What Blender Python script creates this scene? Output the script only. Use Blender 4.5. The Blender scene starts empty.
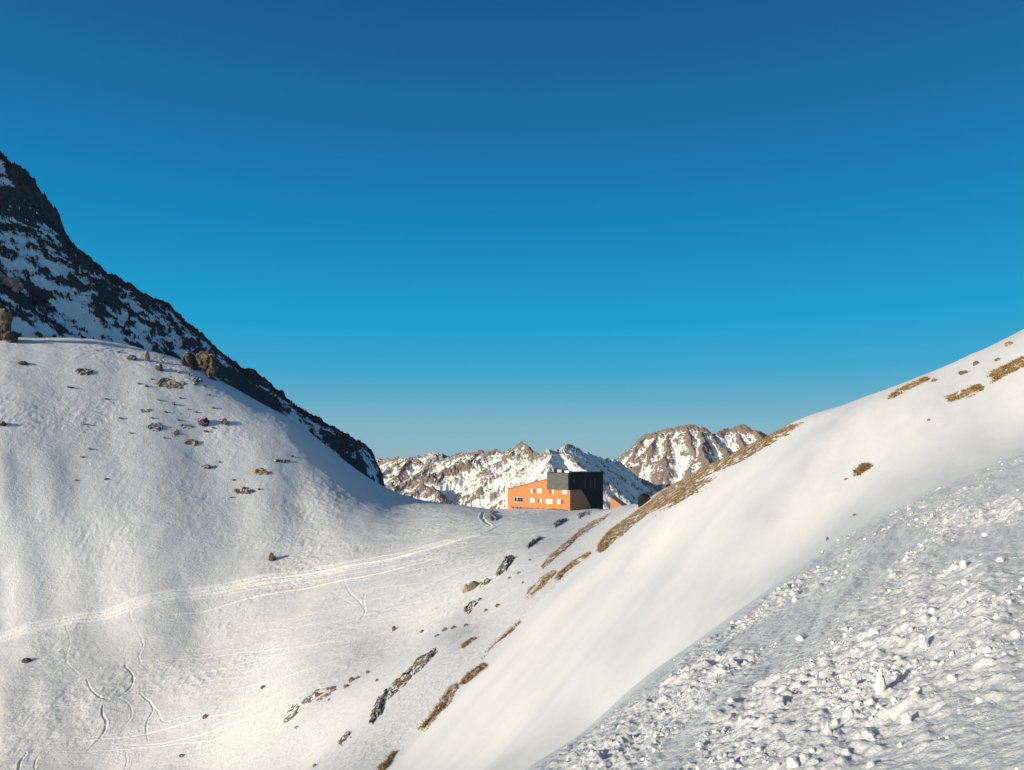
import bpy, math, random, colorsys
import numpy as np
from mathutils import Vector, Matrix

# ------------------------------------------------------------------ settings
Q = 1.0                      # terrain resolution factor
F = 740.0                    # focal length in photo pixels
HY = 455.0                   # eye level row in the photo
SUN_EL, SUN_AZ = 12.5, (-0.78, -0.63)   # sun stands low, behind and left of the camera
rng = np.random.RandomState(7)
random.seed(7)
C = bpy.context.scene.collection
scene = bpy.context.scene

# ------------------------------------------------------------------ camera
cam = bpy.data.cameras.new('camera')
cam.sensor_width = 36.0
cam.lens = 36.0 * F / 1024.0
cam.shift_y = (HY - 385.0) / 1024.0
cam.clip_start = 0.1
cam.clip_end = 90000
co = bpy.data.objects.new('camera', cam)
C.objects.link(co)
co.location = (0, 0, 0)
co.rotation_euler = (math.radians(90), 0, 0)
scene.camera = co

# ------------------------------------------------------------------ sky and sun
w = bpy.data.worlds.new('World')
scene.world = w
w.use_nodes = True
nt = w.node_tree
nt.nodes.clear()
out = nt.nodes.new('ShaderNodeOutputWorld')
bg = nt.nodes.new('ShaderNodeBackground')
sky = nt.nodes.new('ShaderNodeTexSky')
sky.sky_type = 'NISHITA'
sky.sun_disc = False
sky.sun_elevation = math.radians(SUN_EL)
sky.sun_rotation = math.atan2(SUN_AZ[0], SUN_AZ[1])
sky.altitude = 2500
sky.air_density = 1.0
sky.dust_density = 0.2
sky.ozone_density = 3.0
tcw = nt.nodes.new('ShaderNodeTexCoord')
sepw = nt.nodes.new('ShaderNodeSeparateXYZ')
rampw = nt.nodes.new('ShaderNodeValToRGB')
nt.links.new(tcw.outputs['Generated'], sepw.inputs[0])
nt.links.new(sepw.outputs['Z'], rampw.inputs[0])
SKY = [(0.0, (.255, .440, .520)), (0.035, (.215, .440, .540)), (0.075, (.115, .390, .550)), (0.11, (.045, .365, .590)), (0.165, (.012, .335, .595)), (0.28, (.006, .235, .480)), (0.40, (.010, .150, .370)), (0.52, (.010, .102, .280)), (0.62, (.012, .065, .16)), (1.0, (.010, .045, .10))]
cr = rampw.color_ramp
while len(cr.elements) < len(SKY): cr.elements.new(0.5)
for e, (p, c) in zip(cr.elements, SKY):
    e.position = p; e.color = (*c, 1)
gain = nt.nodes.new('ShaderNodeVectorMath'); gain.operation = 'SCALE'; gain.inputs['Scale'].default_value = 8.6
nt.links.new(rampw.outputs[0], gain.inputs[0])
# pale fill glow added to the unseen sky round the sun, brightening sun-facing snow
dsun = nt.nodes.new('ShaderNodeVectorMath'); dsun.operation = 'DOT_PRODUCT'
_n = math.hypot(*SUN_AZ)
dsun.inputs[1].default_value = (SUN_AZ[0] / _n * .966, SUN_AZ[1] / _n * .966, .26)
nt.links.new(tcw.outputs['Generated'], dsun.inputs[0])
gm = nt.nodes.new('ShaderNodeMapRange'); gm.interpolation_type = 'SMOOTHSTEP'
gm.inputs[1].default_value = .45; gm.inputs[2].default_value = 1.0; gm.inputs[3].default_value = 0; gm.inputs[4].default_value = 1
nt.links.new(dsun.outputs['Value'], gm.inputs[0])
glow = nt.nodes.new('ShaderNodeMix'); glow.data_type = 'RGBA'
glow.inputs[7].default_value = (4.4, 4.6, 4.8, 1)
nt.links.new(gm.outputs[0], glow.inputs[0]); nt.links.new(gain.outputs[0], glow.inputs[6])
mulw = nt.nodes.new('ShaderNodeMix'); mulw.data_type = 'RGBA'
mulw.inputs[0].default_value = 0.97      # clear-air tint by elevation over the physical sky
nt.links.new(sky.outputs[0], mulw.inputs[6])
nt.links.new(glow.outputs[2], mulw.inputs[7])
nt.links.new(mulw.outputs[2], bg.inputs[0])
bg.inputs[1].default_value = 0.10
nt.links.new(bg.outputs[0], out.inputs[0])

sl = bpy.data.lights.new('sun', 'SUN')
sl.energy = 4.2
sl.angle = math.radians(0.5)
sl.color = (1.0, 0.89, 0.70)
so = bpy.data.objects.new('sun', sl)
C.objects.link(so)
n_ = math.hypot(*SUN_AZ)
sdir = Vector((SUN_AZ[0] / n_ * math.cos(math.radians(SUN_EL)), SUN_AZ[1] / n_ * math.cos(math.radians(SUN_EL)), math.sin(math.radians(SUN_EL))))
so.rotation_euler = sdir.to_track_quat('Z', 'Y').to_euler()
so.location = (-30, -30, 40)

vs = scene.view_settings
vs.view_transform = 'Standard'
vs.look = 'None'
vs.gamma = 1
vs.exposure = 0.27
vs.use_curve_mapping = False

# ------------------------------------------------------------------ numpy helpers
def _hash(ix, iy, seed):
    h = (ix.astype(np.int64) * 374761393 + iy.astype(np.int64) * 668265263 + seed * 1442695041) & 0xffffffff
    h = ((h ^ (h >> 13)) * 1274126177) & 0xffffffff
    h = ((h ^ (h >> 16)) * 2246822519) & 0xffffffff
    return (h ^ (h >> 15)) & 0xffffffff

def perlin(x, y, seed=0):
    x0 = np.floor(x); y0 = np.floor(y)
    fx = x - x0; fy = y - y0
    ux = fx * fx * fx * (fx * (fx * 6 - 15) + 10)
    uy = fy * fy * fy * (fy * (fy * 6 - 15) + 10)
    def g(dx, dy):
        a = _hash(x0 + dx, y0 + dy, seed) * (2 * np.pi / 4294967296.0)
        return np.cos(a) * (fx - dx) + np.sin(a) * (fy - dy)
    a = g(0, 0); b = g(1, 0); c = g(0, 1); d = g(1, 1)
    return ((a + (b - a) * ux) + ((c + (d - c) * ux) - (a + (b - a) * ux)) * uy) * 1.5

def fbm(x, y, oct=4, seed=0, gain=0.5, ridged=False):
    s = 0; a = 1; t = 0
    for i in range(oct):
        n = perlin(x, y, seed + i * 17)
        if ridged: n = 1 - 2 * np.abs(n)
        s = s + a * n; t += a
        a *= gain
        x, y = x * 1.97 + y * 0.35 + 5.3, y * 1.97 - x * 0.35 + 9.1
    return s / t

def worley(x, y, seed=0, jitter=0.9):
    x0 = np.floor(x); y0 = np.floor(y)
    best = np.full(x.shape, 9.0); val = np.zeros(x.shape)
    for dx in (-1, 0, 1):
        for dy in (-1, 0, 1):
            cx = x0 + dx; cy = y0 + dy
            h1 = _hash(cx, cy, seed) / 4294967296.0
            h2 = _hash(cx, cy, seed + 91) / 4294967296.0
            px = cx + .5 + (h1 - .5) * jitter; py = cy + .5 + (h2 - .5) * jitter
            d = (px - x) ** 2 + (py - y) ** 2
            m = d < best
            val = np.where(m, _hash(cx, cy, seed + 7) / 4294967296.0, val)
            best = np.where(m, d, best)
    return np.sqrt(best), val

def sstep(a, b, x):
    t = np.clip((x - a) / (b - a), 0, 1)
    return t * t * (3 - 2 * t)

def bmat(n_f, n_c, tf):
    """uniform cubic B-spline evaluation matrix; tf in [0, n_c-1]"""
    i = np.clip(np.floor(tf).astype(int), 0, n_c - 2); t = tf - i
    B = np.zeros((len(tf), n_c))
    ws = [(1 - t) ** 3 / 6, (3 * t ** 3 - 6 * t ** 2 + 4) / 6, (-3 * t ** 3 + 3 * t ** 2 + 3 * t + 1) / 6, t ** 3 / 6]
    for k, wk in enumerate(ws):
        idx = np.clip(i - 1 + k, 0, n_c - 1)
        np.add.at(B, (np.arange(len(tf)), idx), wk)
    return B

class TPS:
    def __init__(self, P, V, sx=3.0, lam=1e-3):
        P = np.array(P, float); P[:, 0] *= sx; self.P = P; self.sx = sx
        n = len(P)
        r2 = ((P[:, None] - P[None]) ** 2).sum(-1)
        K = 0.5 * r2 * np.log(r2 + 1e-12) + lam * np.eye(n)
        A = np.zeros((n + 3, n + 3)); A[:n, :n] = K
        A[:n, n] = 1; A[:n, n + 1:] = P; A[n, :n] = 1; A[n + 1:, :n] = P.T
        self.c = np.linalg.solve(A, np.concatenate([V, [0, 0, 0]]))
    def __call__(self, u, l):
        X = np.stack([u * self.sx, l], -1); s = X.shape[:-1]; X = X.reshape(-1, 2)
        r2 = ((X[:, None] - self.P[None]) ** 2).sum(-1)
        v = (0.5 * r2 * np.log(r2 + 1e-12)) @ self.c[:-3] + self.c[-3] + X @ self.c[-2:]
        return v.reshape(s)

def grid_mesh(name, X, Y, Z, mats, attrs=None, matidx=None, smooth=True, mask=None):
    """X, Y, Z are [rows, cols] arrays"""
    R, Cc = X.shape
    me = bpy.data.meshes.new(name)
    verts = np.stack([X, Y, Z], -1).reshape(-1, 3).astype(np.float32)
    i = np.arange(R * Cc).reshape(R, Cc)
    q = np.stack([i[:-1, :-1], i[:-1, 1:], i[1:, 1:], i[1:, :-1]], -1).reshape(-1, 4)
    if mask is not None:
        keep = (mask[:-1, :-1] | mask[:-1, 1:] | mask[1:, 1:] | mask[1:, :-1]).reshape(-1)
        q = q[keep]
        used = np.unique(q); rm = np.full(R * Cc, -1); rm[used] = np.arange(len(used))
        verts = verts[used]; q = rm[q]
        if attrs: attrs = {k: v.reshape(-1)[used] for k, v in attrs.items()}
    me.vertices.add(len(verts)); me.vertices.foreach_set('co', verts.reshape(-1))
    me.loops.add(q.size); me.loops.foreach_set('vertex_index', q.reshape(-1).astype(np.int32))
    me.polygons.add(len(q)); me.polygons.foreach_set('loop_start', np.arange(0, q.size, 4, dtype=np.int32))
    me.polygons.foreach_set('use_smooth', np.full(len(q), smooth))
    if attrs:
        for k, v in attrs.items():
            a = me.attributes.new(k, 'FLOAT', 'POINT'); a.data.foreach_set('value', v.reshape(-1).astype(np.float32))
    me.update(calc_edges=True)
    for m in mats: me.materials.append(m)
    return me

def raw_mesh(name, verts, faces, mat, smooth=False):
    me = bpy.data.meshes.new(name)
    me.from_pydata([tuple(v) for v in verts], [], [tuple(f) for f in faces])
    me.materials.append(mat)
    if smooth:
        me.polygons.foreach_set('use_smooth', [True] * len(me.polygons))
    me.update()
    return me

def link(name, me, parent=None, loc=None):
    o = bpy.data.objects.new(name, me)
    C.objects.link(o)
    if parent: o.parent = parent
    if loc is not None: o.location = loc
    return o

def tag(o, label=None, cat=None, group=None, kind=None):
    if label: o['label'] = label
    if cat: o['category'] = cat
    if group: o['group'] = group
    if kind: o['kind'] = kind
    return o

# ------------------------------------------------------------------ materials
def new_mat(name):
    m = bpy.data.materials.new(name); m.use_nodes = True
    n = m.node_tree.nodes; l = m.node_tree.links
    return m, n, l, n['Principled BSDF']

def nz(n, l, vec, scale, detail=4, rough=0.6):
    t = n.new('ShaderNodeTexNoise'); t.inputs['Scale'].default_value = scale
    t.inputs['Detail'].default_value = detail; t.inputs['Roughness'].default_value = rough
    l.new(vec, t.inputs['Vector'])
    return t.outputs['Fac']

def math_(n, l, op, a, b=None, clamp=False):
    t = n.new('ShaderNodeMath'); t.operation = op; t.use_clamp = clamp
    for i, v in enumerate((a, b)):
        if v is None: continue
        if isinstance(v, (int, float)): t.inputs[i].default_value = v
        else: l.new(v, t.inputs[i])
    return t.outputs[0]

def mixc(n, l, fac, a, b):
    t = n.new('ShaderNodeMix'); t.data_type = 'RGBA'
    for i, v in ((0, fac), (6, a), (7, b)):
        if isinstance(v, (int, float)): t.inputs[i].default_value = v
        elif isinstance(v, tuple): t.inputs[i].default_value = (*v, 1)
        else: l.new(v, t.inputs[i])
    return t.outputs[2]

def ramp(n, l, fac, stops):
    t = n.new('ShaderNodeValToRGB'); cr = t.color_ramp
    while len(cr.elements) < len(stops): cr.elements.new(0.5)
    for e, (p, c) in zip(cr.elements, stops):
        e.position = p; e.color = (*c, 1)
    l.new(fac, t.inputs[0])
    return t.outputs[0]

def attr(n, name):
    t = n.new('ShaderNodeAttribute'); t.attribute_name = name
    return t.outputs['Fac']

def objco(n):
    return n.new('ShaderNodeTexCoord').outputs['Object']

SNOW = (0.80, 0.80, 0.80)
def snow_material():
    m, n, l, b = new_mat('snow')
    v = objco(n)
    tr = attr(n, 'track'); bs = attr(n, 'bumpscale')
    c = mixc(n, l, nz(n, l, v, 0.35, 5), (0.655, 0.675, 0.70), (0.755, 0.76, 0.765))
    mp = n.new('ShaderNodeMapping'); mp.inputs['Rotation'].default_value = (0, 0, -1.0); mp.inputs['Scale'].default_value = (.12, .9, .3); l.new(v, mp.inputs[0])
    c = mixc(n, l, math_(n, l, 'MULTIPLY', nz(n, l, mp.outputs[0], 1.0, 5, .65), .35), c, (0.86, 0.855, 0.845))
    c = mixc(n, l, math_(n, l, 'MULTIPLY', attr(n, 'sunlit_tone'), .8), c, (0.88, 0.872, 0.855))  # paler, warmer colour paints sunlit brightness into the smooth slope
    c = mixc(n, l, attr(n, 'oldsnow'), c, (0.66, 0.675, 0.69))
    c = mixc(n, l, tr, c, (0.93, 0.925, 0.915))
    l.new(c, b.inputs['Base Color'])
    b.inputs['Roughness'].default_value = 0.65
    b.inputs['Specular IOR Level'].default_value = 0.25
    # fine grain near, broader grain far: strengths come from how wind-scoured that snow is
    h1 = nz(n, l, v, 14, 6, 0.7)
    h2 = nz(n, l, v, 1.6, 8, 0.75)
    bp = n.new('ShaderNodeBump'); bp.inputs['Distance'].default_value = 0.03
    l.new(h1, bp.inputs['Height']); l.new(attr(n, 'grain'), bp.inputs['Strength'])
    bp2 = n.new('ShaderNodeBump'); bp2.inputs['Distance'].default_value = 0.35
    l.new(h2, bp2.inputs['Height']); l.new(bs, bp2.inputs['Strength'])
    l.new(bp.outputs[0], bp2.inputs['Normal'])
    l.new(bp2.outputs[0], b.inputs['Normal'])
    return m
M_snow = snow_material()

def plain_snow():
    m, n, l, b = new_mat('lump_snow')
    v = objco(n)
    l.new(mixc(n, l, nz(n, l, v, 3, 4), (0.70, 0.71, 0.72), (0.78, 0.78, 0.775)), b.inputs['Base Color'])
    b.inputs['Roughness'].default_value = 0.6
    bp = n.new('ShaderNodeBump'); bp.inputs['Distance'].default_value = 0.02; bp.inputs['Strength'].default_value = 0.6
    l.new(nz(n, l, v, 30, 5, .7), bp.inputs['Height']); l.new(bp.outputs[0], b.inputs['Normal'])
    return m
M_lump = plain_snow()

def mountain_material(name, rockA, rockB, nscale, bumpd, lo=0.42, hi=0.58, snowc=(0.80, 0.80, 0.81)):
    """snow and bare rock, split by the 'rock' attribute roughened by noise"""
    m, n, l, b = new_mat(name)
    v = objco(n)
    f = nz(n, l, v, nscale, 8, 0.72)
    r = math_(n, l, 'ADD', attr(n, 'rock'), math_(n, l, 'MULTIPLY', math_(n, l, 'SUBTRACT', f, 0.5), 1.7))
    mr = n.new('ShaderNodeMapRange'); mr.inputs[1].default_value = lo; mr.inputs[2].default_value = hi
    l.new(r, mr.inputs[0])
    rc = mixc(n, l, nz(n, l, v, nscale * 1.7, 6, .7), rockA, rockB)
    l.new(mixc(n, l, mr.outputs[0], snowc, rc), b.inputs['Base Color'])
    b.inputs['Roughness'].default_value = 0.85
    b.inputs['Specular IOR Level'].default_value = 0.15
    bp = n.new('ShaderNodeBump'); bp.inputs['Distance'].default_value = bumpd; bp.inputs['Strength'].default_value = 0.8
    l.new(math_(n, l, 'MULTIPLY', nz(n, l, v, nscale * 2.3, 8, .75), math_(n, l, 'ADD', mr.outputs[0], 0.15)), bp.inputs['Height'])
    l.new(bp.outputs[0], b.inputs['Normal'])
    return m

def simple(name, cA, cB, scale, rough=0.9, bump=0.03, bscale=None, streak=None, dust=None):
    m, n, l, b = new_mat(name)
    v = objco(n)
    if streak:
        mp = n.new('ShaderNodeMapping'); mp.inputs['Scale'].default_value = streak
        l.new(v, mp.inputs[0]); v = mp.outputs[0]
    f = nz(n, l, v, scale, 6, 0.7)
    colr = ramp(n, l, f, [(0.36, cA), (0.64, cB)])
    if dust:                                      # snow caught on the ledges
        g = n.new('ShaderNodeNewGeometry'); sp = n.new('ShaderNodeSeparateXYZ'); l.new(g.outputs['Normal'], sp.inputs[0])
        q = math_(n, l, 'ADD', nz(n, l, objco(n), dust[0], 5, .7), math_(n, l, 'MULTIPLY', sp.outputs[2], .18))
        mr = n.new('ShaderNodeMapRange'); mr.inputs[1].default_value = dust[1]; mr.inputs[2].default_value = dust[1] + .04
        l.new(q, mr.inputs[0]); colr = mixc(n, l, mr.outputs[0], colr, SNOW)
    l.new(colr, b.inputs['Base Color'])
    b.inputs['Roughness'].default_value = rough
    b.inputs['Specular IOR Level'].default_value = 0.2
    if bump:
        bp = n.new('ShaderNodeBump'); bp.inputs['Distance'].default_value = bump; bp.inputs['Strength'].default_value = 0.9
        l.new(nz(n, l, v, bscale or scale * 3, 6, .7), bp.inputs['Height']); l.new(bp.outputs[0], b.inputs['Normal'])
    return m

# ------------------------------------------------------------------ near terrain
# base surface: the convex snow shoulder the camera stands on (a plane) plus the hillsides beyond it
PC, PHX, PHY = 1.7, 0.45, -0.25
def plane_py(u, d): return HY + F * (PC / d - PHX * u - PHY)
def U(px): return (np.asarray(px, float) - 512.0) / F

EDGE_PX = [-700, -200, 0, 200, 400, 525, 650, 740, 800, 850, 920, 1024, 1200, 1600]
EDGE_D  = [3.0, 3.6, 4.2, 5.2, 7.2, 9.2, 12.6, 17.3, 22, 28, 31, 33, 34, 34]
def edge_d(u): return np.interp(np.asarray(u) * F + 512, EDGE_PX, EDGE_D)

ctrl = []   # (px, py, d)
for px in EDGE_PX:
    ed = float(edge_d(U(px)))
    for f in (1.0, .72, .45, .25, .12):
        d = ed * f
        if d > 0.8: ctrl.append((px, float(plane_py(U(px), d)), d))
    for d in (0.5, 1.0): ctrl.append((px, float(plane_py(U(px), d)), d))
def S_d(px, py, c2=15.0, hx=0.6, hy=0.0):
    return c2 / ((py - HY) / F + hx * (px - 512) / F + hy)
for px, py in [(525, 765), (525, 700), (530, 640), (530, 590), (600, 740), (600, 680), (600, 620), (600, 570),
               (650, 660), (650, 600), (650, 550), (650, 515), (740, 590), (740, 540), (740, 490), (740, 456),
               (800, 545), (800, 490), (800, 440), (800, 421), (850, 505), (850, 450), (850, 414), (920, 460), (920, 420), (920, 397), (885, 403),
               (1024, 425), (1024, 380), (1024, 346), (450, 690), (450, 640), (450, 750), (400, 755), (380, 700), (350, 740),
               (700, 476), (1200, 360), (1200, 300), (1200, 250), (1500, 300), (1500, 220), (1500, 130), (300, 780)]:
    ctrl.append((px, py, S_d(px, py)))
ctrl += [
    # ahead, towards the col with the hut
    (610, 534, 84), (610, 524, 110), (610, 516, 150), (610, 511, 200), (610, 509, 240), (640, 511, 95), (640, 505, 130), (640, 503, 180),
    (655, 494, 105), (570, 552, 100), (570, 535, 135), (570, 521, 180), (570, 513, 222), (570, 511, 240), (530, 548, 120), (530, 524, 180), (530, 512, 225), (530, 509, 250),
    (500, 512, 250), (500, 545, 155), (480, 530, 185), (480, 560, 135), (480, 590, 105), (480, 625, 82),
    (590, 509, 245), (590, 508, 260), (560, 507, 260), (510, 508, 262),
    # gully and bowl on the left
    (0, 600, 165), (50, 600, 166), (100, 600, 168), (200, 600, 171), (0, 560, 174), (50, 560, 176), (100, 560, 178), (200, 560, 183), (-200, 675, 145), (-200, 580, 163), (-50, 600, 164.5), (-50, 650, 152.5), (-50, 560, 173), (-100, 650, 151), (-100, 600, 161), (-100, 565, 169), (-100, 710, 133), (-100, 780, 116), (50, 640, 156), (50, 700, 135), (50, 770, 119),
    (200, 770, 107), (100, 770, 119), (0, 770, 119), (300, 705, 98), (200, 700, 130), (100, 700, 135), (0, 700, 135), (300, 770, 76),
    (400, 640, 110), (300, 640, 135), (200, 640, 157), (100, 640, 157), (0, 640, 156), (400, 590, 142), (400, 540, 195), (300, 600, 165),
    (400, 512, 232), (350, 525, 207), (350, 495, 230), (300, 500, 218), (300, 545, 195),
    # crest of the right flank of the left hill
    (325, 452, 249), (350, 468, 254), (375, 483, 261), (400, 493, 268), (440, 503, 273), (480, 508, 272),
    # falls away behind
    (0, 400, 330), (50, 400, 335), (100, 400, 340), (150, 410, 340), (200, 435, 345), (250, 463, 345), (300, 492, 345), (350, 515, 345), (400, 540, 350), (500, 550, 350), (600, 540, 345), (650, 530, 220),
    (700, 530, 170), (740, 520, 160), (800, 500, 150), (900, 470, 150), (1024, 430, 150), (1200, 360, 160), (1500, 240, 160),
    (-200, 850, 100), (-200, 760, 113), (-200, 420, 290), (-600, 1250, 60), (-600, 1050, 90), (-600, 900, 125), (-600, 760, 165), (-600, 680, 200), (-600, 640, 270), (-400, 900, 100), (-400, 700, 130), (-400, 560, 170), (-400, 480, 210),
]
def hill_d(px, py, c=-170.5, hx=-.41, hy=.605): return c / (-(py - HY) / F - hx * (px - 512) / F - hy)
HC = [(-200, 358), (-100, 362), (0, 362), (51, 361), (82, 361), (113, 361), (143, 363), (165, 369), (188, 370), (205, 384), (227, 396), (246, 407), (265, 418), (284, 428), (300, 437)]
for px, py in HC + [(a, 500) for a in (-200, -100, 0, 50, 100, 200, 240)] + [(a, 430) for a in (-200, -100, -40, 0, 50, 100, 200)] + [(-50, 500), (-50, 385)] + [(a, 380) for a in (-100, 0, 60, 120, 170)]:
    ctrl.append((px, py, hill_d(px, py)))
for px in (-600, -200, 100, 400, 600, 800, 1024, 1300, 1600):
    ctrl.append((px, 640, 500)); ctrl.append((px, 760, 900))
# hidden hollow behind the shoulder
for px, py, d in [(525, 800, 15), (400, 900, 18), (400, 820, 32), (200, 1000, 20), (200, 850, 50), (0, 1100, 20), (0, 900, 50), (-200, 1150, 20), (-200, 950, 50), (-600, 1200, 20), (-600, 950, 50),
                  (620, 705, 18), (700, 650, 23), (770, 588, 30), (100, 830, 70)]:
    ctrl.append((px, py, d))
P = [(float(U(a)), math.log(d)) for a, b, d in ctrl]
V = np.array([b - float(plane_py(U(a), d)) for a, b, d in ctrl])
tps = TPS(P, V, sx=3.5, lam=2e-3)

px_in = np.linspace(-25, 1049, int(1120 * Q))
px_l = np.linspace(-560, -25, int(90 * Q))[:-1]
px_r = np.linspace(1049, 1650, int(80 * Q))[1:]
uu = U(np.concatenate([px_l, px_in, px_r]))
DMIN, DMAX = 0.9, 900.0
ll = np.concatenate([np.linspace(math.log(DMIN), math.log(3.2), int(90 * Q))[:-1],
                     np.linspace(math.log(3.2), math.log(36), int(800 * Q))[:-1],
                     np.linspace(math.log(36), math.log(84), int(260 * Q))[:-1],
                     np.linspace(math.log(84), math.log(280), int(860 * Q))[:-1],
                     np.linspace(math.log(280), math.log(330), int(40 * Q)),
                     np.linspace(math.log(330), math.log(DMAX), int(60 * Q))[1:]])
nu, nl = 150, 170
uc = np.linspace(uu[0], uu[-1], nu); lc = np.linspace(ll[0], ll[-1], nl)
Rc = tps(*np.meshgrid(uc, lc))
Bu = bmat(len(uu), nu, (uu - uc[0]) / (uc[1] - uc[0])); Bl = bmat(len(ll), nl, (ll - lc[0]) / (lc[1] - lc[0]))
RES = Bl @ Rc @ Bu.T
D = np.exp(ll)[:, None] * np.ones_like(uu)[None]
UU = np.ones_like(ll)[:, None] * uu[None]
PY = plane_py(UU, D) + RES
X = UU * D; Y = D.copy(); Z = -(PY - HY) / F * D

def hit(px, py, Zg=None):
    """first point of the ground seen at photo position px, py"""
    Zg = Z if Zg is None else Zg
    j = float(np.interp(U(px), uu, np.arange(len(uu))))
    j0 = int(j); t = j - j0
    zc = Zg[:, j0] * (1 - t) + Zg[:, min(j0 + 1, len(uu) - 1)] * t
    pyc = HY - zc / D[:, 0] * F
    run = np.where(pyc <= py)[0]
    run = run[D[run, 0] > 2.5]
    if len(run) == 0: return None
    k = run[0]
    if k > 0 and pyc[k - 1] > py:
        f = (pyc[k - 1] - py) / (pyc[k - 1] - pyc[k])
        d = D[k - 1, 0] + (D[k, 0] - D[k - 1, 0]) * f
    else: d = D[k, 0]
    return np.array([U(px) * d, d, (HY - py) / F * d])

def ground(x, y, Zg=None):
    Zg = Z if Zg is None else Zg
    x = np.asarray(x, float); y = np.maximum(np.asarray(y, float), 1.0)
    j = np.interp(x / y, uu, np.arange(len(uu))); i = np.interp(np.log(y), ll, np.arange(len(ll)))
    i0 = np.clip(i.astype(int), 0, len(ll) - 2); j0 = np.clip(j.astype(int), 0, len(uu) - 2)
    a = i - i0; b = j - j0
    return (Zg[i0, j0] * (1 - a) * (1 - b) + Zg[i0 + 1, j0] * a * (1 - b) + Zg[i0, j0 + 1] * (1 - a) * b + Zg[i0 + 1, j0 + 1] * a * b)

# --- region masks
FORE = 1 - sstep(0.86, 1.08, D / edge_d(UU))                  # trampled, lumpy shoulder
LEFT = sstep(62, 105, D) * (1 - sstep(0.0, 0.10, UU - 0.02 - 0.0 * D))
LEFT = np.maximum(LEFT, sstep(95, 140, D) * (1 - sstep(.25, .35, UU)))
SM = (1 - FORE) * (1 - LEFT)

# --- broad undulation
Z += (LEFT * 0.45 + SM * 0.12) * fbm(X / 26, Y / 26, 3, 3) * sstep(20, 90, D)
Z += SM * 1.3 * np.tanh(((X - 8.6) * .8 - (Y - 50) * .6) / 3.5) * np.exp(-(((X - 8.6) * .8 - (Y - 50) * .6) / 9) ** 2) * sstep(22, 34, D) * (1 - sstep(60, 74, D))
# streaks along the foreground and the smooth slope
s_ = X * .54 + Y * .84; t_ = X * .84 - Y * .54
Z += FORE * (0.13 * fbm(s_ / 6, t_ / .9, 3, 11) + 0.08 * fbm(s_ / 2.4, t_ / .45, 4, 12, gain=.6)) * sstep(1.5, 6, D)
Z += SM * 0.17 * fbm(s_ / 16, t_ / 3.2, 3, 14) * sstep(14, 30, D)
Z += SM * 0.035 * fbm(s_ / 5, t_ / 1.1, 4, 15, gain=.6) * sstep(14, 30, D)
# wind crust and slough texture on the bowl
lump = fbm(X / 5.5, Y / 5.5, 4, 21)
Z += LEFT * (0.22 * lump + 0.05 * fbm(X / .8, Y / 1.0, 4, 23, gain=.6) * sstep(-.4, .3, fbm(X / 12, Y / 12, 2, 29)) + 0.18 * fbm(X / 2.0, Y / 2.6, 3, 24, ridged=True) * sstep(-.3, .5, fbm(X / 22, Y / 22, 2, 27)))
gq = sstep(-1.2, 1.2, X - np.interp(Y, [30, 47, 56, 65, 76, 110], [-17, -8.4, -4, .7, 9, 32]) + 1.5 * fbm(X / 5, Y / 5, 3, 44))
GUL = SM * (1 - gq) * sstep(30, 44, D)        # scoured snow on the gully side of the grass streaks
Z += GUL * (.10 * fbm(s_ / 7, t_ / 1.3, 4, 45, gain=.6) + .05 * fbm(X / .9, Y / 1.1, 4, 46, gain=.6, ridged=True))
# lumps of the foreground
nf = int(np.searchsorted(ll, math.log(60)))
sl_ = np.s_[:nf]
xf, yf = X[sl_], Y[sl_]
amt = sstep(-.25, .35, fbm(s_[sl_] / 5, t_[sl_] / 1.4, 3, 31)) 
w1, v1 = worley(xf / .34 + .5 * perlin(xf * 4, yf * 4, 33), yf / .34 + .5 * perlin(xf * 4, yf * 4, 34), 35)
w2, v2 = worley(xf / .13, yf / .13, 36)
c1 = np.clip(1 - w1 / (.25 + .45 * v1), 0, 1) ** 1.3 * (v1 ** 3) * 0.11
c2 = np.clip(1 - w2 / .6, 0, 1) * v2 ** 2 * 0.055
Z[sl_] += FORE[sl_] * (c1 * amt + c2 * (.3 + .7 * amt) + (.02 + .035 * amt) * fbm(xf / .17, yf / .17, 4, 38, gain=.65) + .035 * amt * np.clip(fbm(xf / .55, yf / .40, 4, 39, gain=.6, ridged=True), 0, 1)) * sstep(1, 3, D[sl_])
Z0 = Z.copy()

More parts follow.
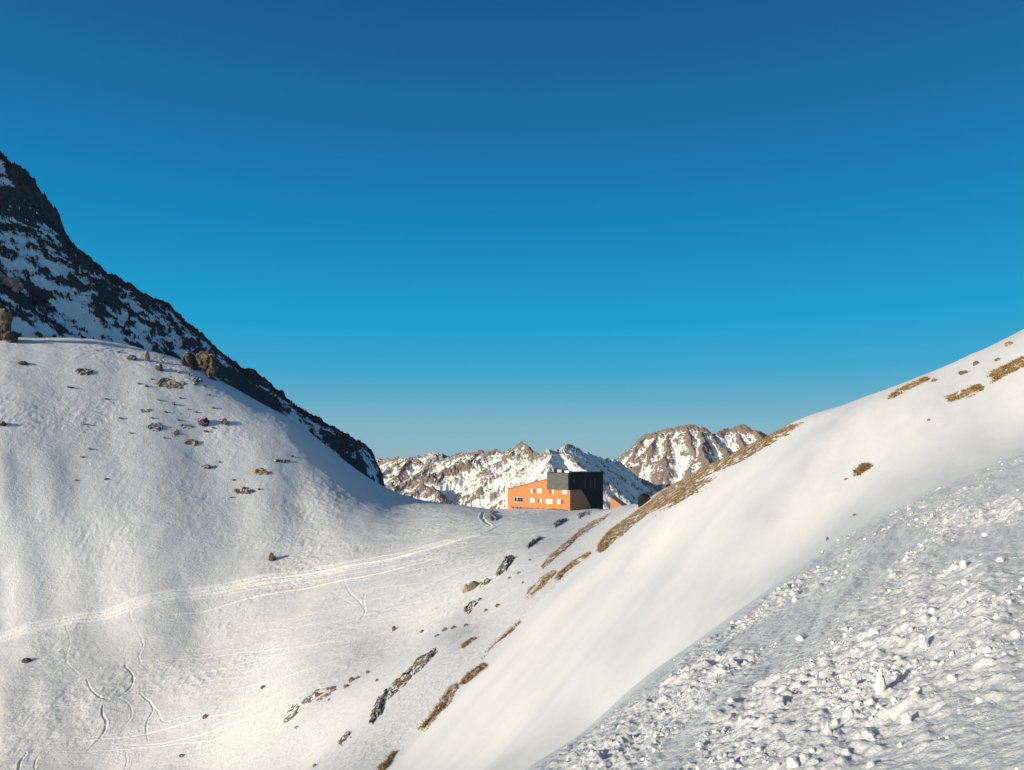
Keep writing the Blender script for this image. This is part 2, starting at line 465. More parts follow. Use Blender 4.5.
# --- ski tracks, pressed into the snow
TR = np.zeros_like(Z)
def seg_stamp(poly_px, width, depth, bright=1.0, jitter=0.0, smoothit=True, fill=False):
    pts = [hit(a, b, Z0) for a, b in poly_px]
    pts = [p for p in pts if p is not None]
    if len(pts) < 2: return
    pts = np.array(pts)[:, :2]
    if smoothit and len(pts) > 2:                      # Catmull-Rom
        q = []
        e = np.vstack([2 * pts[0] - pts[1], pts, 2 * pts[-1] - pts[-2]])
        for i in range(1, len(e) - 2):
            for t in np.linspace(0, 1, 7)[:-1]:
                q.append(.5 * ((2 * e[i]) + (-e[i - 1] + e[i + 1]) * t + (2 * e[i - 1] - 5 * e[i] + 4 * e[i + 1] - e[i + 2]) * t * t + (-e[i - 1] + 3 * e[i] - 3 * e[i + 1] + e[i + 2]) * t ** 3))
        q.append(pts[-1]); pts = np.array(q)
    for k in range(len(pts) - 1):
        a, b = pts[k], pts[k + 1]
        m = width * 3
        ylo, yhi = min(a[1], b[1]) - m, max(a[1], b[1]) + m
        ulo = min((a[0] - m) / a[1], (b[0] - m) / b[1], (a[0] - m) / ylo, (b[0] - m) / ylo); uhi = max((a[0] + m) / a[1], (b[0] + m) / b[1])
        i0, i1 = np.searchsorted(ll, [math.log(max(ylo, 1)), math.log(yhi)]); j0, j1 = np.searchsorted(uu, [ulo, uhi])
        if i1 <= i0 or j1 <= j0: continue
        xs = X[i0:i1, j0:j1]; ys = Y[i0:i1, j0:j1]
        wk = width * (.55 + .45 * math.sin(math.pi * (k + .5) / (len(pts) - 1))) * (.85 + .3 * abs(math.sin(k * 1.7)))
        ab = b - a; L2 = max(ab @ ab, 1e-9)
        t = np.clip(((xs - a[0]) * ab[0] + (ys - a[1]) * ab[1]) / L2, 0, 1)
        dd = np.hypot(xs - a[0] - t * ab[0], ys - a[1] - t * ab[1]) / wk
        val = np.clip(1 - dd, 0, 1)
        if fill: val = np.clip(1.6 * (1 - dd), 0, 1) * (.55 + .45 * np.clip(.5 + 1.2 * perlin(xs * .9, ys * .35, 5), 0, 1))
        sub = TR[i0:i1, j0:j1]; 
        Gd = GR[i0:i1, j0:j1]
        np.maximum(sub, val * bright, out=sub)
        prof = np.where(dd < .55, -1 + dd * .6, np.where(dd < 1.6, .45 * np.clip(1.6 - dd, 0, 1), 0)) * depth
        take = np.abs(prof) > np.abs(Gd)
        Gd[take] = prof[take]
GR = np.zeros_like(Z)
def off(pl, dx, dy): return [(a + dx, b + dy) for a, b in pl]
T1 = [(-20, 642), (0, 638), (60, 622), (130, 606), (200, 592), (270, 579), (340, 568), (400, 557), (440, 546), (480, 534), (500, 526)]
seg_stamp(T1, 2.6, .05, .9, fill=True); seg_stamp(off(T1[4:], 0, -3), 2.6, .05, .7, fill=True); seg_stamp(T1, 1.0, .16); seg_stamp(off(T1[:8], 0, 4), .7, .10); seg_stamp(off(T1[3:], 0, -4), .7, .10); seg_stamp(off(T1, -8, -2), .6, .08); seg_stamp(off(T1[2:], 4, 7), .5, .08, .6)
seg_stamp([(160, 616), (240, 601), (300, 590), (350, 579), (390, 571), (430, 560), (470, 545)], .6, .16)
seg_stamp([(300, 570), (350, 561), (400, 549), (450, 540), (490, 528)], .5, .12, .7)
for pl, wd, dp in [
    ([(95, 668), (140, 661), (200, 659), (250, 652), (310, 646), (345, 639)], .45, .13),
    ([(140, 662), (190, 656), (240, 649), (300, 642)], .4, .10),
    ([(-10, 718), (50, 706), (98, 698)], .5, .14), ([(155, 684), (200, 673), (250, 662), (290, 652)], .4, .10),
    ([(40, 745), (90, 741), (130, 737), (170, 728), (215, 716), (260, 703)], .5, .13),
    ([(40, 738), (80, 738), (105, 736), (150, 727)], .4, .10),
    ([(110, 743), (150, 745), (190, 738), (230, 725), (290, 700)], .45, .12),
    ([(138, 631), (141, 637), (143, 645), (139, 655), (141, 663), (148, 669)], .45, .22),
    ([(86, 678), (89, 686), (96, 694), (106, 699), (118, 697), (128, 690), (133, 682), (132, 674), (125, 666), (130, 661)], .6, .28),
    ([(118, 698), (127, 702), (132, 711), (129, 721), (118, 727)], .4, .16),
    ([(103, 705), (102, 713), (106, 722), (104, 732), (96, 742), (86, 752)], .6, .30),
    ([(140, 686), (141, 694), (150, 702), (153, 710), (148, 720), (146, 730), (148, 741)], .5, .24),
    ([(150, 702), (158, 712), (164, 722), (180, 718), (196, 716)], .4, .14),
    ([(343, 574), (347, 588), (358, 600), (365, 611), (359, 622)], .5, .20),
    ([(420, 583), (400, 586), (375, 588), (366, 592), (364, 601), (366, 612)], .5, .20),
    ([(125, 750), (127, 760), (124, 772)], .4, .18), ([(18, 775), (20, 762), (27, 752)], .6, .25), ([(34, 775), (36, 760), (44, 750)], .5, .16),
    ([(330, 590), (345, 600), (352, 606), (330, 607)], .35, .1),
    ([(410, 575), (450, 562), (480, 552), (505, 540)], .4, .12), ([(395, 600), (440, 580), (480, 562), (515, 545)], .4, .10),
    ([(150, 700), (230, 690), (300, 672), (360, 655)], .4, .12), ([(180, 650), (260, 632), (330, 622), (400, 606), (450, 592)], .4, .12), ([(200, 668), (280, 655), (350, 640), (420, 618)], .4, .1), ([(320, 585), (380, 577), (430, 566), (475, 552)], .5, .12),
    ([(250, 625), (320, 612), (370, 600), (420, 590)], .4, .1), ([(90, 700), (150, 690), (210, 681), (250, 676)], .4, .12), ([(50, 752), (120, 750), (180, 744), (235, 733)], .4, .12), ([(360, 560), (372, 548), (366, 538)], .4, .15),
    ([(133, 560), (136, 590), (130, 612), (138, 631)], .4, .14), ([(60, 610), (70, 640), (66, 660), (80, 675)], .4, .14), ([(345, 520), (400, 520), (450, 519), (484, 516)], .5, .12), ([(330, 508), (390, 510), (440, 513), (500, 520)], .4, .1),
    ([(484, 512), (482, 517), (485, 522), (492, 526)], 1.3, .8),
    ([(300, 520), (340, 540), (352, 556), (356, 580)], .4, .12), ([(210, 365), (235, 382), (260, 396), (268, 404)], .8, .3),
]:
    seg_stamp(pl, wd * .60, dp * .48, .8)
Z = Z + GR * sstep(8, 20, D)
track_attr = np.clip(TR * 1.1, 0, 1)

bumps = LEFT * 0.7 + SM * 0.09 + GUL * .5 + FORE * 0.08
grain = FORE * 0.9 + SM * 0.08 + LEFT * 0.3
me = grid_mesh('snow_ground', X, Y, Z, [M_snow], {'track': track_attr, 'bumpscale': bumps, 'grain': grain, 'sunlit_tone': SM * gq * sstep(-.5, .4, fbm(s_ / 30, t_ / 5, 4, 91)), 'oldsnow': FORE * (.55 + .35 * fbm(s_ / 4, t_ / .7, 4, 93))})
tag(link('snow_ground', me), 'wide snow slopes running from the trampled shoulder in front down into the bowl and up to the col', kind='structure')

# ground round the rest of the viewpoint, so nothing ends beside or behind the camera
gx, gy = np.meshgrid(np.linspace(-60, 120, 91), np.linspace(-90, 6, 60))
gz = -PC - .12 + PHX * np.clip(gx, -40, 60) + PHY * gy * .4 + .5 * fbm(gx / 9, gy / 9, 3, 77)
gz = np.where(gy > 0, gz - .5 * gy, gz)
inside = (gy > 0.6) & (np.abs(gx / np.maximum(gy, .01)) < 1.4)
gz = np.where(inside, -PC + PHX * gx - 1.2 * gy - 1.5, gz)
o0 = np.zeros_like(gx)
me = grid_mesh('snow_slope', gx, gy, gz - .02 * np.abs(gx), [M_snow], {'track': o0, 'bumpscale': o0 + .1, 'grain': o0 + .4, 'oldsnow': o0 + .5, 'sunlit_tone': o0})
tag(link('snow_slope', me), 'snow slope that carries on behind the viewpoint', kind='structure')

# ------------------------------------------------------------------ rocky mountain on the left
def blur(A, ry, rx):
    def bx(B, r, ax):
        B = np.moveaxis(B, ax, 0)
        p = np.concatenate([np.repeat(B[:1], r + 1, 0), B, np.repeat(B[-1:], r, 0)])
        c = np.cumsum(p, 0); o = (c[2 * r + 1:] - c[:-2 * r - 1]) / (2 * r + 1)
        return np.moveaxis(o, 0, ax)
    for _ in range(2): A = bx(bx(A, ry, 0), rx, 1)
    return A
def mont_d(px, py, c=-244.8, hx=-1.03, hy=.33): return c / (-(py - HY) / F - hx * (px - 512) / F - hy)
cm = [(-480, -420), (-300, -190), (-150, -30), (-80, 55), (0, 159), (11, 171), (21, 179), (29, 190), (35, 199), (43, 211), (51, 217), (58, 228), (63, 248), (72, 256), (86, 263), (100, 272), (108, 282), (130, 294), (145, 305), (165, 314), (180, 326), (195, 338), (213, 351), (232, 368), (262, 386), (281, 401), (293, 412), (323, 431), (340, 440), (356, 450), (370, 461), (379, 472)]
cm = [(a, b, mont_d(a, b)) for a, b in cm]
mc = list(cm)
for px, py, d in cm:                                   # back side
    mc.append((px, py + 60, d * 1.12)); mc.append((px, py + 200, d * 1.45))
for px, py, d in cm[::2]:
    for q in (60, 150, 300):
        if py + q < 540: mc.append((px, py + q, mont_d(px, py + q)))
mc += [(390, 520, 440), (410, 640, 440), (440, 800, 440), (400, 640, 340), (450, 800, 300), (380, 500, 425), (390, 560, 400), (340, 600, 260), (200, 480, 262), (0, 400, 252), (280, 520, 300)]
tm = TPS([(float(U(a)), 2 * math.log(d)) for a, b, d in mc], np.array([b for a, b, d in mc], float), sx=3.0, lam=3e-4)
mu = U(np.linspace(-480, 450, int(1150 * Q))); ml = np.linspace(math.log(252), math.log(640), int(640 * Q))
a_, b_ = np.linspace(mu[0], mu[-1], 120), np.linspace(ml[0], ml[-1], 90)
g_ = tm(*[g for g in np.meshgrid(a_, 2 * b_)])
MPY = bmat(len(ml), 90, (ml - b_[0]) / (b_[1] - b_[0])) @ g_ @ bmat(len(mu), 120, (mu - a_[0]) / (a_[1] - a_[0])).T
mD = np.exp(ml)[:, None] * np.ones_like(mu)[None]
mX = mu[None] * mD; mY = mD.copy(); mZ = -(MPY - HY) / F * mD
# ribs run down to the right and towards the viewer; crags stand proud of the snow
qs = mX * .56 + mY * .83; qt = mX * .83 - mY * .56          # along and across the strata
wx = 5 * fbm(mX / 22, mY / 22, 3, 51)
rib = fbm((qt + wx) / 4.6, qs / 12, 6, 52, gain=.78)
crag = fbm(mX / 6, mY / 6, 6, 55, gain=.68, ridged=True)
ledge = fbm((mZ + wx) / 7, (mX - mY) / 30, 4, 57)
height_bias = sstep(-20, 120, mZ)
mod = fbm(mX / 38 + 3, mY / 38, 3, 71)
chute = fbm((qs + wx) / 9, qt / 45, 4, 73, gain=.6)
rockm = sstep(-.05, .17, rib * .8 + .42 * mod + .30 * chute + .30 * ledge + .34 * crag - .05 - .09 + .05 * height_bias)
top_band = np.exp(-((MPY - np.interp(mu * F + 512, [c[0] for c in cm], [c[1] for c in cm])[None]) / 14) ** 2)
rockm = np.clip(rockm + .3 * top_band * sstep(-.3, .25, rib), 0, 1)
crest_row = np.interp(mu * F + 512, [190, 205, 227, 246, 265, 284, 300, 330, 361, 382], [362, 377, 391, 403, 415, 427, 437, 455, 474, 486])[None]
mpx = (mu * F + 512)[None]
band = np.exp(-((MPY - crest_row + 8) / 13) ** 2) * sstep(188, 205, mpx) * (1 - sstep(262, 300, mpx))
rockm = np.clip(rockm + band * (1.1 + rib), 0, 1)
big = fbm(mX / 30, mY / 30, 4, 59, ridged=True)
mZ = mZ + rockm * (1.6 + 2.6 * (crag) + 1.5 * np.round(ledge * 5) / 5) * .65 + 3.0 * (big) * sstep(260, 300, mD) + rockm * .45 * fbm(mX / 2.4, mY / 2.4, 4, 61, ridged=True)
# rock tower high on the crest
td, te = mont_d(48, 224), mont_d(26, 200)
tower = np.exp(-(((mX - U(48) * td) / 7) ** 2 + ((mY - td) / 8) ** 2)) * 6 + np.exp(-(((mX - U(26) * te) / 8) ** 2 + ((mY - te) / 8) ** 2)) * 6
crest_d = np.interp(mu * F + 512, [c[0] for c in cm], [c[2] for c in cm])[None]
cb = np.exp(-((mD - crest_d) / 9) ** 2)
jag = np.clip(fbm(mu[None] * crest_d / 9 + 0 * mD, 0 * mD + mD / 14, 4, 75, gain=.6, ridged=True), -.2, 1)
mZ += cb * jag * 3.6; rockm = np.clip(rockm + cb * sstep(.1, .5, jag) * .8, 0, 1)
mZ += tower * (.6 + .5 * crag); rockm = np.maximum(rockm, sstep(.8, 2.5, tower))
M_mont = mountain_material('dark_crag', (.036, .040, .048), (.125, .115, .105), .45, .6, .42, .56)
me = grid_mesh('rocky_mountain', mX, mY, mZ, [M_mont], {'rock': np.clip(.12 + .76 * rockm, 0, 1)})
tag(link('rocky_mountain', me), 'steep dark rocky mountain flank streaked with shaded snow, rising at the left', kind='structure')

# ------------------------------------------------------------------ far ranges
def world(px, py, d): return np.array([U(px) * d, d, (HY - py) / F * d])
class Range:
    def __init__(s): s.seg = []
    def crest(s, pts, k, spur=0, length=700, drop=.42, ang=(-.9, .9), face=(0, -1), seed=1, sp=130):
        r = np.random.RandomState(seed)
        W = [world(*p) for p in pts]
        for a, b in zip(W[:-1], W[1:]):
            s.seg.append((a, b, k))
        if spur:
            for a, b in zip(W[:-1], W[1:]):
                L = np.hypot(*(b - a)[:2]); n = max(1, int(L / sp))
                for i in range(n):
                    p = a + (b - a) * ((i + r.rand()) / n)
                    th = math.atan2(face[1], face[0]) + r.uniform(*ang)
                    l = length * r.uniform(.5, 1.2)
                    q = p.copy(); st = l / 3
                    for j in range(3):
                        th += r.uniform(-.35, .35)
                        nq = q + np.array([math.cos(th) * st, math.sin(th) * st, -drop * st * r.uniform(.7, 1.35)])
                        s.seg.append((q - np.array([0, 0, 4 if j == 0 else 0]), nq, k * 1.08)); q = nq
    def build(s, name, px0, px1, nx, d0, d1, ny, mat, label, seed, base=-1500, amp=22, bias=0., rockk=1.0):
        u = U(np.linspace(px0, px1, nx)); d = np.linspace(d0, d1, ny)
        Dg, Ug = np.meshgrid(d, u, indexing='ij'); x = Ug * Dg; y = Dg
        wxx = x + 45 * fbm(x / 260, y / 260, 3, seed); wyy = y + 45 * fbm(x / 260, y / 260, 3, seed + 5)
        H = np.full(x.shape, float(base))
        for a, b, k in s.seg:
            ab = (b - a)[:2]; L2 = max(ab @ ab, 1e-6)
            t = np.clip(((wxx - a[0]) * ab[0] + (wyy - a[1]) * ab[1]) / L2, 0, 1)
            dd = np.hypot(wxx - a[0] - t * ab[0], wyy - a[1] - t * ab[1])
            H = np.maximum(H, a[2] + t * (b[2] - a[2]) - k * dd)
        rg = fbm(x / 170, y / 170, 5, seed + 9, gain=.55, ridged=True)
        H = H + amp * rg + amp * .42 * fbm(x / 42, y / 42, 5, seed + 13, gain=.6, ridged=True)
        gul = fbm(wxx / 26, wyy / 210, 4, seed + 31, gain=.6, ridged=True)
        H = H + amp * .30 * gul
        cv = (H - blur(H, 5, 6)) / 9 + (H - blur(H, 14, 16)) / 30
        gxx = np.gradient(H, axis=1) / np.gradient(x, axis=1); gyy = np.gradient(H, axis=0) / np.gradient(y, axis=0)
        sl = np.hypot(gxx, gyy)
        rk = .31 + bias + rockk * (.22 * gul + .36 * np.tanh(cv) + .25 * (sl - .85) + .35 * fbm(x / 70, y / 70, 5, seed + 21, gain=.65))
        me = grid_mesh(name, x, y, H, [mat], {'rock': np.clip(rk, 0, 1)})
        tag(link(name, me), label, kind='structure')
M_far = mountain_material('far_alps', (.15, .120, .108), (.33, .265, .225), .045, 6, .40, .58, (.80, .79, .78))
nq_ = lambda v: int(v * max(Q, .7))
# most distant tops peeping over
R0 = Range()
R0.crest([(250, 470, 9500), (340, 468, 9500), (372, 461, 9500), (384, 460, 9500), (394, 462, 9400), (404, 463, 9400), (418, 457, 9300), (423, 460, 9300), (429, 455, 9200), (436, 452, 9200), (443, 457, 9200), (450, 459, 9300), (470, 463, 9300), (520, 464, 9400), (600, 466, 9500), (700, 470, 9500)], .62, 1, 900, .35, seed=3, sp=300)
R0.build('distant_peaks', 220, 720, nq_(560), 7900, 10400, nq_(160), M_far, 'snow peaks on the horizon behind the long jagged range', 301, amp=30, bias=-.2)
# long sunlit range at the left of the hut
R1 = Range()
R1.crest([(150, 470, 8200), (250, 466, 7600), (330, 468, 7200), (378, 466, 6900), (388, 462, 6700), (398, 461, 6500), (411, 460, 6300), (424, 468, 6200), (440, 463, 5900), (455, 458, 5700), (463, 456, 5600), (471, 458, 5500), (478, 455, 5400), (484, 458, 5300), (490, 454, 5200), (498, 453, 5100), (505, 456, 5000), (513, 453, 4900), (521, 447, 4800), (529, 452, 4700), (538, 458, 4600)], .74, 1, 620, .40, ang=(-.9, 1.0), face=(-.25, -1), seed=11, sp=150)
R1.crest([(412, 496, 4700), (424, 486, 4550), (436, 494, 4450)], .8, 1, 200, .5, seed=5, sp=90)
R1.build('snowy_range', 130, 640, nq_(760), 3500, 8600, nq_(520), M_far, 'long sunlit snowy range with jagged brown ribs left of the hut', 401, amp=34, bias=-.16)
# shaded ridge that drops from the peaks behind the hut towards the right
R2 = Range()
R2.crest([(536, 460, 4300), (545, 452, 4250), (552, 453, 4300), (560, 450, 4350), (571, 447, 4450), (578, 452, 4600), (590, 457, 4900), (604, 460, 5200), (618, 463, 5500), (630, 474, 5750), (641, 484, 5950), (655, 492, 6150)], .86, 1, 480, .52, ang=(-.5, .6), face=(.62, -.78), seed=21, sp=220)
R2.build('shaded_ridge', 505, 700, nq_(420), 3300, 6700, nq_(420), M_far, 'blue shaded snow ridge falling to the right behind the hut', 501, amp=20, bias=-.34)
# brown massif right of the hut
R3 = Range()
R3.crest([(600, 486, 7000), (612, 466, 6900), (625, 456, 6800), (634, 451, 6750), (643, 440, 6700), (652, 436, 6650), (661, 433, 6650), (676, 429, 6600), (690, 427.5, 6600), (703, 431, 6600), (713, 438, 6600), (724, 432, 6700), (736, 430, 6700), (746, 427, 6700), (753, 431, 6700), (775, 440, 6700), (820, 430, 6900), (900, 450, 7100), (1000, 445, 7200)], .95, 1, 620, .62, ang=(-.5, .5), face=(-.1, -1), seed=31, sp=150)
R3.build('brown_massif', 585, 1050, nq_(640), 5400, 7800, nq_(420), M_far, 'broad brown rocky massif with snow gullies right of the hut', 601, amp=34, bias=-.05)
# valley floor under the far ranges, out to the horizon
gx, gy = np.meshgrid(np.linspace(-60000, 60000, 61), np.linspace(300, 80000, 61))
gz = -1050 + 160 * fbm(gx / 9000, gy / 9000, 3, 88)
me = grid_mesh('valley_floor', gx, gy, gz, [M_far], {'rock': np.zeros_like(gx) + .35})
tag(link('valley_floor', me), 'deep valley floor below the far ranges', kind='structure')

# ------------------------------------------------------------------ mountain hut
M_larch = simple('larch_boards', (.37, .145, .048), (.60, .280, .112), 1.1, .75, .02, 5, (1, 1, 9))
M_larch_shade = simple('shaded_larch', (.34, .19, .115), (.42, .245, .15), 1.2, .8, .02, 5, (1, 1, 9))  # duller larch for the side wall, its shade put into the colour
M_panel = simple('slate_grey_panels', (.070, .090, .078), (.115, .135, .112), .7, .55, .02, 2, (1, 1, 3))
M_clad = simple('dark_metal_cladding', (.012, .013, .015), (.022, .023, .026), 1.5, .5, .03, 3, (7, 7, .3))
M_white = simple('white_painted_wood', (.80, .79, .76), (.88, .87, .84), 3, .6, 0)
M_red = simple('red_painted_wood', (.50, .030, .030), (.60, .045, .040), 3, .55, 0)
M_frame = simple('pale_grey_frame', (.42, .40, .36), (.50, .48, .44), 3, .6, 0)
M_stone = simple('rubble_stone', (.10, .085, .06), (.30, .26, .20), 2.2, .95, .15, 4)
M_steel = simple('dull_steel', (.22, .21, .20), (.32, .31, .29), 3, .45, 0)
mg, n, l, b = new_mat('window_glass'); b.inputs['Base Color'].default_value = (.02, .03, .035, 1); b.inputs['Roughness'].default_value = .08
M_glass = mg

HD = 235.0
h0 = np.array([U(570) * HD, HD, (HY - 512.5) / F * HD])
ANG = math.radians(40)
aL = np.array([-math.cos(ANG), math.sin(ANG)])            # along the front, away from the corner
aR = np.array([math.sin(ANG), math.cos(ANG)])             # along the right wall
hut = link('mountain_hut', None)
hut.location = h0; hut.rotation_euler = (0, 0, math.atan2(aR[1], aR[0]))
tag(hut, 'orange timber mountain hut with a black cladded block on the snowy col', 'mountain hut')
def zz(zx, zy): return 500 + zx / 9.143, 466 + zy / 9.143
def on_wall(px, py, along, at=(0, 0)):
    """(distance along the wall, height) of a point of the wall seen at px, py"""
    u = float(U(px)); v = (HY - py) / F
    p0 = h0[:2] + np.array(at)
    # p0 + s*along = y*(u,1)
    s = (u * p0[1] - p0[0]) / (along[0] - u * along[1])
    y = p0[1] + s * along[1]
    return s, v * y - h0[2]
def front(zx, zy): return on_wall(*zz(zx, zy), aL)
def prism(poly, axis, lo, hi):
    """poly in (horizontal, z); axis 'x': poly lies in YZ and runs in x from lo to hi"""
    n_ = len(poly); V_ = []
    for t in (lo, hi):
        for (h, z) in poly: V_.append((t, h, z) if axis == 'x' else (h, t, z))
    Fc = [tuple(range(n_))[::-1], tuple(range(n_, 2 * n_))] + [(i, (i + 1) % n_, n_ + (i + 1) % n_, n_ + i) for i in range(n_)]
    return V_, Fc
def fixn(me):
    import bmesh
    bm = bmesh.new(); bm.from_mesh(me); bmesh.ops.recalc_face_normals(bm, faces=bm.faces); bm.to_mesh(me); bm.free()
    return me
def merge(parts):
    V_, Fc = [], []
    for v, f in parts:
        o = len(V_); V_ += list(v); Fc += [tuple(i + o for i in q) for q in f]
    return V_, Fc
def box(x0, x1, y0, y1, z0, z1): return prism([(y0, z0), (y1, z0), (y1, z1), (y0, z1)], 'x', x0, x1)
def part(name, vf, mat, parent, label=None):
    o = link(name, fixn(raw_mesh(name, vf[0], vf[1], mat)), parent)
    if label: o['label'] = label
    return o

yl, zl = front(70, 213); yA, zA = front(430, 122); _, zB = front(530, 217); yd, zT = front(430, 62)
ins = 0.65
dark0 = aL * ins
def rside(zx, zy): return on_wall(*zz(zx, zy), aR, dark0)
xe, _ = rside(940, 100)
x1_, zc1 = on_wall(*zz(742, 222), aR); x2_, zc2 = on_wall(*zz(822, 345), aR)
DEP = xe
part('timber_wall', merge([prism([(ins, -3), (yl, -3), (yl, zl), (yA, zA), (yA, zB), (ins, zB)], 'x', 0, DEP - .05),
                           box(0, .3, 0, ins, -3, zB)]), M_larch, hut)
part('side_wall', prism([(.303, -3), (x2_ + 2.2, -3), (x2_, zc2), (x1_, zB), (.303, zB)], 'y', 0, ins - .003), M_larch_shade, hut, 'shade-toned brown timber side wall')
sl_z = (zA - zl) / (yA - yl)
part('shed_roof', prism([(yl + .35, zl - .35 * -sl_z * -1 + .02), (yA - .02, zA + .02), (yA - .02, zA + .22), (yl + .35, zl + .22 + .35 * sl_z)], 'x', -.25, DEP - .2), M_steel, hut)
part('grey_block', prism([(ins, zB + .004), (yA - .05, zB + .004), (yA - .05, zT), (ins, zT)], 'x', -.12, .5), M_panel, hut)
dk = part('black_block', merge([prism([(ins + .01, zB + .01), (yA - .08, zB + .01), (yA - .08, zT - .02), (ins + .01, zT - .02)], 'x', .5, DEP),
                           prism([(x2_ + .0, -3), (DEP, -3), (DEP, zT - .02), (.5, zT - .02), (.5, zB + .01), (x1_ - .4, zB + .01), (x2_ - .2, zc2)], 'y', ins - .16, ins + .005)]), M_clad, hut)
part('parapet', merge([box(-.2, DEP + .08, ins - .22, ins + .1, zT - .02, zT + .16), box(-.2, DEP + .08, yA - .3, yA, zT - .02, zT + .16), box(-.2, .1, ins + .1, yA - .3, zT - .02, zT + .16), box(DEP - .2, DEP + .08, ins + .1, yA - .3, zT - .02, zT + .16)]), M_clad, hut)
for zx0, zx1, zy0, zy1 in [(655, 682, 120, 165)]:
    s0, z0_ = rside(zx0, zy1); s1, z1_ = rside(zx1, zy0)
    wn = part('window', box(s0, s1, ins - .22, ins - .163, z0_, z1_), M_clad, hut, 'dark window high in the black side wall')
    part('pane', box(s0 + .15, s1 - .15, ins - .235, ins - .222, z0_ + .15, z1_ - .15), M_glass, wn)
for zx in (770, 818, 858):
    s0, z0_ = rside(zx, 205); s1, z1_ = rside(zx + 9, 118)
    part('wall_slot', box(s0, s1, ins - .19, ins - .163, z0_, z1_), M_glass, hut)
# side window in the shade-toned lower wall
s0, z0_ = on_wall(*zz(658, 345), aR); s1, z1_ = on_wall(*zz(676, 308), aR)
wn = part('window', box(s0, s1, -.08, -.003, z0_, z1_), M_frame, hut, 'small pale window in the brown side wall')
part('pane', box(s0 + .15, s1 - .15, -.095, -.083, z0_ + .15, z1_ - .15), M_glass, wn)
# windows of the front; each: white leaf or reveal, and for some a red shutter
def fwin(zx0, zx1, zy0, zy1, red=None, big=False):
    a, z0_ = front(zx0, zy1); b_, _ = front(zx1, zy1); _, z1_ = front(zx0, zy0)
    lo, hi = min(a, b_), max(a, b_)
    if big:
        w_ = part('window', merge([box(-.14, -.003, lo, hi, z0_, z0_ + .2), box(-.14, -.003, lo, hi, z1_ - .2, z1_), box(-.14, -.003, lo, lo + .25, z0_ + .2, z1_ - .2), box(-.14, -.003, hi - .25, hi, z0_ + .2, z1_ - .2), box(-.14, -.003, lo + (hi - lo) * .62, lo + (hi - lo) * .62 + .35, z0_ + .2, z1_ - .2), box(-.14, -.003, lo + (hi - lo) * .33, lo + (hi - lo) * .33 + .12, z0_ + .2, z1_ - .2)]), M_frame, hut, 'wide dark window with a pale grey frame')
        for f0, f1 in ((.25, (hi - lo) * .33), ((hi - lo) * .33 + .12, (hi - lo) * .62), ((hi - lo) * .62 + .35, hi - lo - .25)):
            part('pane', box(-.06, -.004, lo + f0, lo + f1, z0_ + .2, z1_ - .2), M_glass, w_)
        return
    w_ = part('window', box(-.06, -.003, lo - .08, hi + .08, z0_ - .08, z1_ + .08), M_frame, hut)
    if red is None:
        part('white_leaf', box(-.12, -.062, lo, hi, z0_, z1_), M_white, w_)
    else:
        # red: (start, end) in zoomed columns
        r0, _ = front(red[0], zy1); r1, _ = front(red[1], zy1); ra, rb = min(r0, r1), max(r0, r1)
        if ra - lo > hi - rb: part('white_leaf', box(-.12, -.062, lo, ra - .03, z0_, z1_), M_white, w_)
        else: part('white_leaf', box(-.12, -.062, rb + .03, hi, z0_, z1_), M_white, w_)
        part('red_shutter', box(-.14, -.062, ra, rb, z0_ - .05, z1_ + .05), M_red, w_)
fwin(283, 323, 210, 243, (302, 323)); fwin(341, 380, 208, 246)
fwin(452, 494, 218, 250, (452, 474)); fwin(574, 614, 221, 254)
fwin(130, 216, 281, 329, big=True)
fwin(277, 317, 293, 331); fwin(346, 382, 300, 336, (346, 364)); fwin(421, 480, 303, 341)
fwin(525, 581, 306, 345, (556, 581))
# rubble footing along the front with its dark cellar opening
r_ = np.random.RandomState(3)
V_, F_ = [], []
def stone(cx, cy, cz, sx, sy, sz, r):
    dirs = r.normal(size=(9, 3)); dirs /= np.linalg.norm(dirs, axis=1)[:, None]; hh = r.uniform(.6, 1, 9)
    t = (1 + 5 ** .5) / 2
    base = np.array([(-1, t, 0), (1, t, 0), (-1, -t, 0), (1, -t, 0), (0, -1, t), (0, 1, t), (0, -1, -t), (0, 1, -t), (t, 0, -1), (t, 0, 1), (-t, 0, -1), (-t, 0, 1)]) / math.hypot(1, t)
    fc = [(0, 11, 5), (0, 5, 1), (0, 1, 7), (0, 7, 10), (0, 10, 11), (1, 5, 9), (5, 11, 4), (11, 10, 2), (10, 7, 6), (7, 1, 8), (3, 9, 4), (3, 4, 2), (3, 2, 6), (3, 6, 8), (3, 8, 9), (4, 9, 5), (2, 4, 11), (6, 2, 10), (8, 6, 7), (9, 8, 1)]
    base, fc = subdiv(base, fc)
    q = base @ dirs.T; q = np.where(q > .05, hh[None] / np.maximum(q, .05), 9)
    rad = np.minimum(q.min(1), 1.0)
    v = base * rad[:, None] * np.array([sx, sy, sz]) + np.array([cx, cy, cz])
    return v, fc
def subdiv(v, f):
    v = [tuple(p) for p in v]; cache = {}; nf = []
    def mid(a, b):
        k = (min(a, b), max(a, b))
        if k not in cache:
            m = (np.array(v[a]) + np.array(v[b])) / 2; m /= np.linalg.norm(m); cache[k] = len(v); v.append(tuple(m))
        return cache[k]
    for a, b, c in f:
        ab, bc, ca = mid(a, b), mid(b, c), mid(c, a)
        nf += [(a, ab, ca), (b, bc, ab), (c, ca, bc), (ab, bc, ca)]
    return np.array(v), nf
st = []
